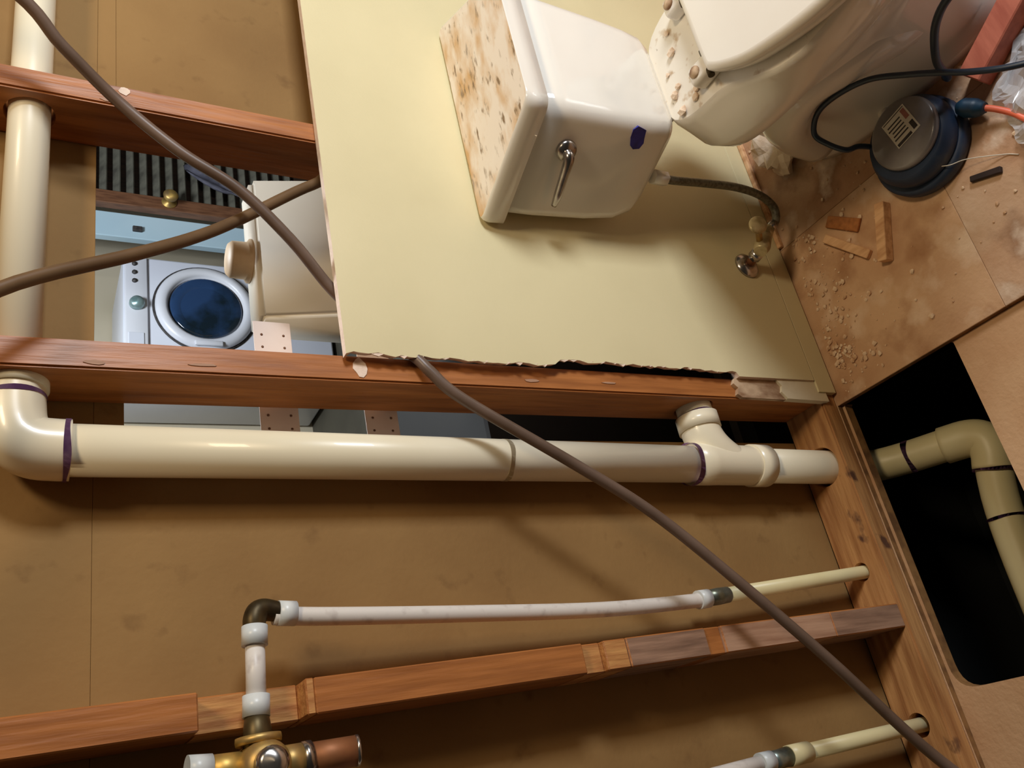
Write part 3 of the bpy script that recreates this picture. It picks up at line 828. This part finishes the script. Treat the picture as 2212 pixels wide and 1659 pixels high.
# ================================================================ stop valve and hose
va = thing('stop_valve', (0.665, -0.017, 0.12), 'old stop valve with oval handle on drywall near the floor', 'valve')
lathe('escutcheon', [(0.027, 0.0), (0.026, -0.004), (0.018, -0.010), (0.010, -0.012)], (0.664, -0.0166, 0.118), 'chrome', va, 'Y', 28)
tube('stub_pipe', [(0.664, -0.02, 0.118), (0.668, -0.062, 0.122)], 0.0085, 'copper', va, 18)
tube('compression_nut', [(0.667, -0.040, 0.120), (0.6685, -0.056, 0.1215)], 0.0125, 'chrome', va, 6)
tube('body', [(0.662, -0.066, 0.128), (0.676, -0.066, 0.118), (0.700, -0.070, 0.102)], [0.012, 0.016, 0.0125], 'stop_handle', va, 20, 4)
tube('outlet_nut', [(0.698, -0.070, 0.103), (0.714, -0.073, 0.093)], 0.0135, 'stop_handle', va, 6)
bm = bmesh.new()
bmesh.ops.create_uvsphere(bm, u_segments=24, v_segments=12, radius=1.0)
for v in bm.verts: v.co = Vector((v.co.x * 0.017, v.co.y * 0.008, v.co.z * 0.027))
bmesh.ops.rotate(bm, verts=bm.verts, cent=(0, 0, 0), matrix=Matrix.Rotation(math.radians(-35), 3, 'Y'))
bmesh.ops.translate(bm, verts=bm.verts, vec=(0.695, -0.098, 0.150))
for f in bm.faces: f.smooth = True
link('oval_handle', bm, 'stop_handle', va)
tube('stem', [(0.680, -0.068, 0.124), (0.694, -0.096, 0.148)], 0.006, 'brass', va, 14)

ho = thing('supply_hose', (0.75, -0.10, 0.10), 'grey braided hose looping from tank to stop valve', 'hose')
tube('braided_hose', [(0.752, -0.108, 0.368), (0.755, -0.106, 0.33), (0.768, -0.102, 0.25), (0.776, -0.100, 0.17), (0.770, -0.098, 0.112), (0.752, -0.092, 0.078), (0.728, -0.083, 0.076), (0.712, -0.074, 0.092)], 0.0075, 'hose', ho, 16, 8)
tube('tank_nut', [(0.752, -0.108, 0.382), (0.753, -0.107, 0.352)], 0.013, 'seat', ho, 6)
tube('crimp', [(0.7245, -0.080, 0.079), (0.712, -0.0745, 0.092)], 0.0092, 'chrome', ho, 14)

# ================================================================ floor clutter
pu = thing('pump', (0.690, -0.352, 0.0), 'round dark blue pump with grey label cap on floor beside toilet', 'pump')
PC = (0.690, -0.352, 0.0)
lathe('base', [(0.078, 0.001), (0.083, 0.006), (0.083, 0.022), (0.077, 0.027)], PC, 'pump', pu, 'Z', 48)
lathe('body', [(0.072, 0.024), (0.075, 0.030), (0.075, 0.046), (0.070, 0.052), (0.066, 0.060)], (0.692, -0.356, 0.0), 'pump', pu, 'Z', 48)
cpx = (0.6965, -0.363, 0.0)
cap_ = lathe('cap', [(0.059, 0.059), (0.060, 0.063), (0.059, 0.069), (0.055, 0.0715), (0.0, 0.0718)], cpx, 'cap', pu, 'Z', 48)
# printed label on the cap (built as a thin sheet with raised print)
ang = math.radians(10)
lab = boxo('label', (-0.026, 0.030, -0.024, 0.024, 0.0, 0.0006), 'paper', None); lab.location = (0.705, -0.367, 0.0719); lab.rotation_euler = (0, 0, ang); par(lab, cap_)
def ink(x0, x1, y0, y1, m):
    o = boxo('print', (x0, x1, y0, y1, 0.0006, 0.0009), m, None); o.location = (0.705, -0.367, 0.0719); o.rotation_euler = (0, 0, ang); par(o, cap_)
for k in range(5):
    ink(-0.012 + 0.0068 * k, -0.0095 + 0.0068 * k, -0.008 + 0.001 * (k % 2), 0.021 - 0.002 * (k % 3), 'ink')
ink(-0.022, -0.005, -0.021, -0.013, 'ink')
ink(0.004, 0.024, -0.021, -0.013, 'red_ink')
ink(-0.0245, -0.019, -0.008, 0.022, 'ink')
ink(0.026, 0.0275, -0.022, 0.022, 'ink')
cord = tube('cord', [(0.722, -0.305, 0.045), (0.730, -0.291, 0.075), (0.729, -0.278, 0.094), (0.752, -0.262, 0.110), (0.776, -0.256, 0.126), (0.787, -0.290, 0.148), (0.783, -0.335, 0.152), (0.757, -0.396, 0.156),
                     (0.720, -0.447, 0.145), (0.690, -0.484, 0.135), (0.660, -0.518, 0.127), (0.628, -0.566, 0.113), (0.60, -0.64, 0.08), (0.55, -0.76, 0.008), (0.50, -0.95, 0.006)], 0.0048, 'cord_blue', pu, 14, 7)

ec = thing('extension_cord', (0.66, -0.46, 0.0), 'orange cord with dark blue plug on the floor beside the pump', 'cord')
tube('plug', [(0.690, -0.438, 0.030), (0.684, -0.446, 0.028), (0.672, -0.460, 0.024), (0.664, -0.470, 0.022)], [0.012, 0.019, 0.018, 0.010], 'plug', ec, 14, 4, flat=0.8)
tube('orange_cord', [(0.668, -0.465, 0.022), (0.655, -0.478, 0.018), (0.632, -0.495, 0.012), (0.600, -0.512, 0.008), (0.55, -0.55, 0.006), (0.45, -0.72, 0.006)], 0.0050, 'cord_orange', ec, 14, 6)
nc = tube('cord', [(0.742, -0.450, 0.044), (0.722, -0.463, 0.070), (0.724, -0.481, 0.120), (0.737, -0.525, 0.170), (0.733, -0.580, 0.200), (0.72, -0.66, 0.20), (0.70, -0.82, 0.12), (0.70, -0.98, 0.008), (0.75, -1.2, 0.007)], 0.0062, 'cord_blue', None, 14, 7)
tag(nc, 'thick dark blue cord rising over the red brown lumber', 'cord')

# red-brown lumber offcut
bm = bmesh.new()
p0, p1 = Vector((0.720, -0.474, 0.0)), Vector((0.815, -0.640, 0.0))
t = (p1 - p0).normalized(); n = Vector((-t.y, t.x, 0))
vs_ = []
for q in (p0, p1):
    for (s, z) in ((-0.021, 0.0005), (0.021, 0.0005), (0.021, 0.036), (-0.021, 0.036)):
        vs_.append(bm.verts.new(q + n * s + Vector((0, 0, z))))
for f in ((0, 1, 2, 3), (7, 6, 5, 4), (0, 4, 5, 1), (1, 5, 6, 2), (2, 6, 7, 3), (3, 7, 4, 0)): bm.faces.new([vs_[i] for i in f])
bmesh.ops.bevel(bm, geom=list(bm.edges), offset=0.002, segments=1, affect='EDGES')
rl = link('lumber_offcut', bm, 'red_wood'); tag(rl, 'red brown lumber offcut lying beside the toilet foot', 'lumber')


def rock(name, loc, s, m, sub=3, amp=0.25, seed=0):
    rnd = random.Random(seed)
    bm = bmesh.new(); bmesh.ops.create_icosphere(bm, subdivisions=sub, radius=1.0)
    from mathutils import noise
    off = Vector((seed * 3.1, 1.7, 2.2))
    for v in bm.verts:
        k = 1 + amp * noise.noise(v.co * 1.4 + off) + amp * 0.5 * noise.noise(v.co * 3.5 + off)
        v.co = Vector((v.co.x * s[0], v.co.y * s[1], v.co.z * s[2])) * k
    zm = min(v.co.z for v in bm.verts) * 0.7
    for v in bm.verts: v.co.z = max(v.co.z, zm)
    o = link(name, bm, m, None, loc=(loc[0], loc[1], loc[2] - zm + 0.0003))
    return o


pl = rock('plaster_lump', (0.905, -0.098, 0.0), (0.066, 0.036, 0.026), 'plaster', 3, 0.5, 3)
tag(pl, 'pale lump of broken plaster on floor behind the toilet foot', 'plaster')


def plank(name, a, b, wd, h, z0, m, tilt=0.0):
    a, b = Vector(a), Vector(b); t = (b - a).normalized(); n = Vector((-t.y, t.x, 0)).normalized()
    bm = bmesh.new(); vs_ = []
    for q in (a, b):
        for (s, z) in ((-wd / 2, 0), (wd / 2, 0), (wd / 2, h), (-wd / 2, h)):
            vs_.append(bm.verts.new(q + n * (s + random.uniform(-1, 1) * wd * 0.08) + Vector((0, 0, z0 + z * random.uniform(0.85, 1.0)))))
    for f in ((0, 1, 2, 3), (7, 6, 5, 4), (0, 4, 5, 1), (1, 5, 6, 2), (2, 6, 7, 3), (3, 7, 4, 0)): bm.faces.new([vs_[i] for i in f])
    bmesh.ops.bevel(bm, geom=list(bm.edges), offset=0.001, segments=1, affect='EDGES')
    return link(name, bm, m)


o = plank('wood_shim', (0.652, -0.250, 0), (0.556, -0.212, 0), 0.018, 0.022, 0.0004, 'shim'); tag(o, 'upright pale wood shim lying across the golden floor board', 'shim')
o = plank('wood_splinter', (0.672, -0.118, 0), (0.588, -0.186, 0), 0.016, 0.010, 0.0004, 'shim'); tag(o, 'long wood splinter beside the pale shim on floor', 'splinter')
o = plank('wood_splinter', (0.650, -0.190, 0), (0.700, -0.135, 0), 0.022, 0.006, 0.0004, 'stud'); tag(o, 'short reddish wood splinter near the stop valve on floor', 'splinter')
o = plank('dark_offcut', (0.588, -0.394, 0), (0.570, -0.440, 0), 0.010, 0.008, 0.0004, 'dark_bit'); tag(o, 'small dark brown offcut on floor in front of pump', 'offcut')
o = plank('dark_offcut', (0.632, -0.300, 0), (0.606, -0.262, 0), 0.006, 0.005, 0.0004, 'dark_bit') if False else None

st = tube('white_string', [(0.640, -0.352, 0.052), (0.618, -0.384, 0.034), (0.612, -0.410, 0.022), (0.590, -0.452, 0.003), (0.575, -0.47, 0.0012)], 0.0008, 'paper', None, 8, 6)
tag(st, 'thin white string trailing from the pump onto the floor', 'string')

# uncountable crumbs and dust
bm = bmesh.new()
for k in range(420):
    if k < 170:
        x = random.uniform(0.395, 0.72); y = -0.035 - abs(random.gauss(0, 0.05))
    elif k < 250:
        x = random.gauss(0.445, 0.03); y = random.gauss(-0.055, 0.022)
    else:
        x = random.uniform(0.42, 1.0); y = random.uniform(-0.60, -0.03)
    if x < 0.382 or y > -0.03: continue
    s = random.choice((0.0012, 0.0015, 0.002, 0.003, 0.0045))
    q = bmesh.ops.create_icosphere(bm, subdivisions=1, radius=s)['verts']
    for v in q: v.co = Vector((v.co.x * random.uniform(0.7, 1.6), v.co.y * random.uniform(0.7, 1.4), v.co.z * 0.6)) + Vector((x, y, s * 0.45))
cr = link('floor_crumbs', bm, 'crumb'); tag(cr, 'scattered crumbs of plaster and wood over the floor', 'debris', kind='stuff')

# crumpled clear plastic film at the right
bm = bmesh.new()
from mathutils import noise as _ns
nx, ny = 40, 34
G = []
for i in range(nx + 1):
    row = []
    for j in range(ny + 1):
        x = 0.50 + 0.26 * i / nx - 0.09 * max(0, j / ny - 0.55) + 0.03 * _ns.noise(Vector((j * 0.3, 0.5, 1.0)))
        y = -0.82 + 0.325 * j / ny + 0.03 * _ns.noise(Vector((i * 0.25, 3.5, 1.0)))
        h = abs(_ns.noise(Vector((x * 22, y * 22, 0.3)))) * 0.030 + abs(_ns.noise(Vector((x * 60, y * 60, 4.3)))) * 0.010 + 0.002
        row.append(bm.verts.new((x, y, h)))
    G.append(row)
for i in range(nx):
    for j in range(ny):
        bm.faces.new((G[i][j], G[i + 1][j], G[i + 1][j + 1], G[i][j + 1]))
fl = link('plastic_film', bm, 'film'); tag(fl, 'crumpled cloudy plastic film on floor beside red lumber', 'plastic')
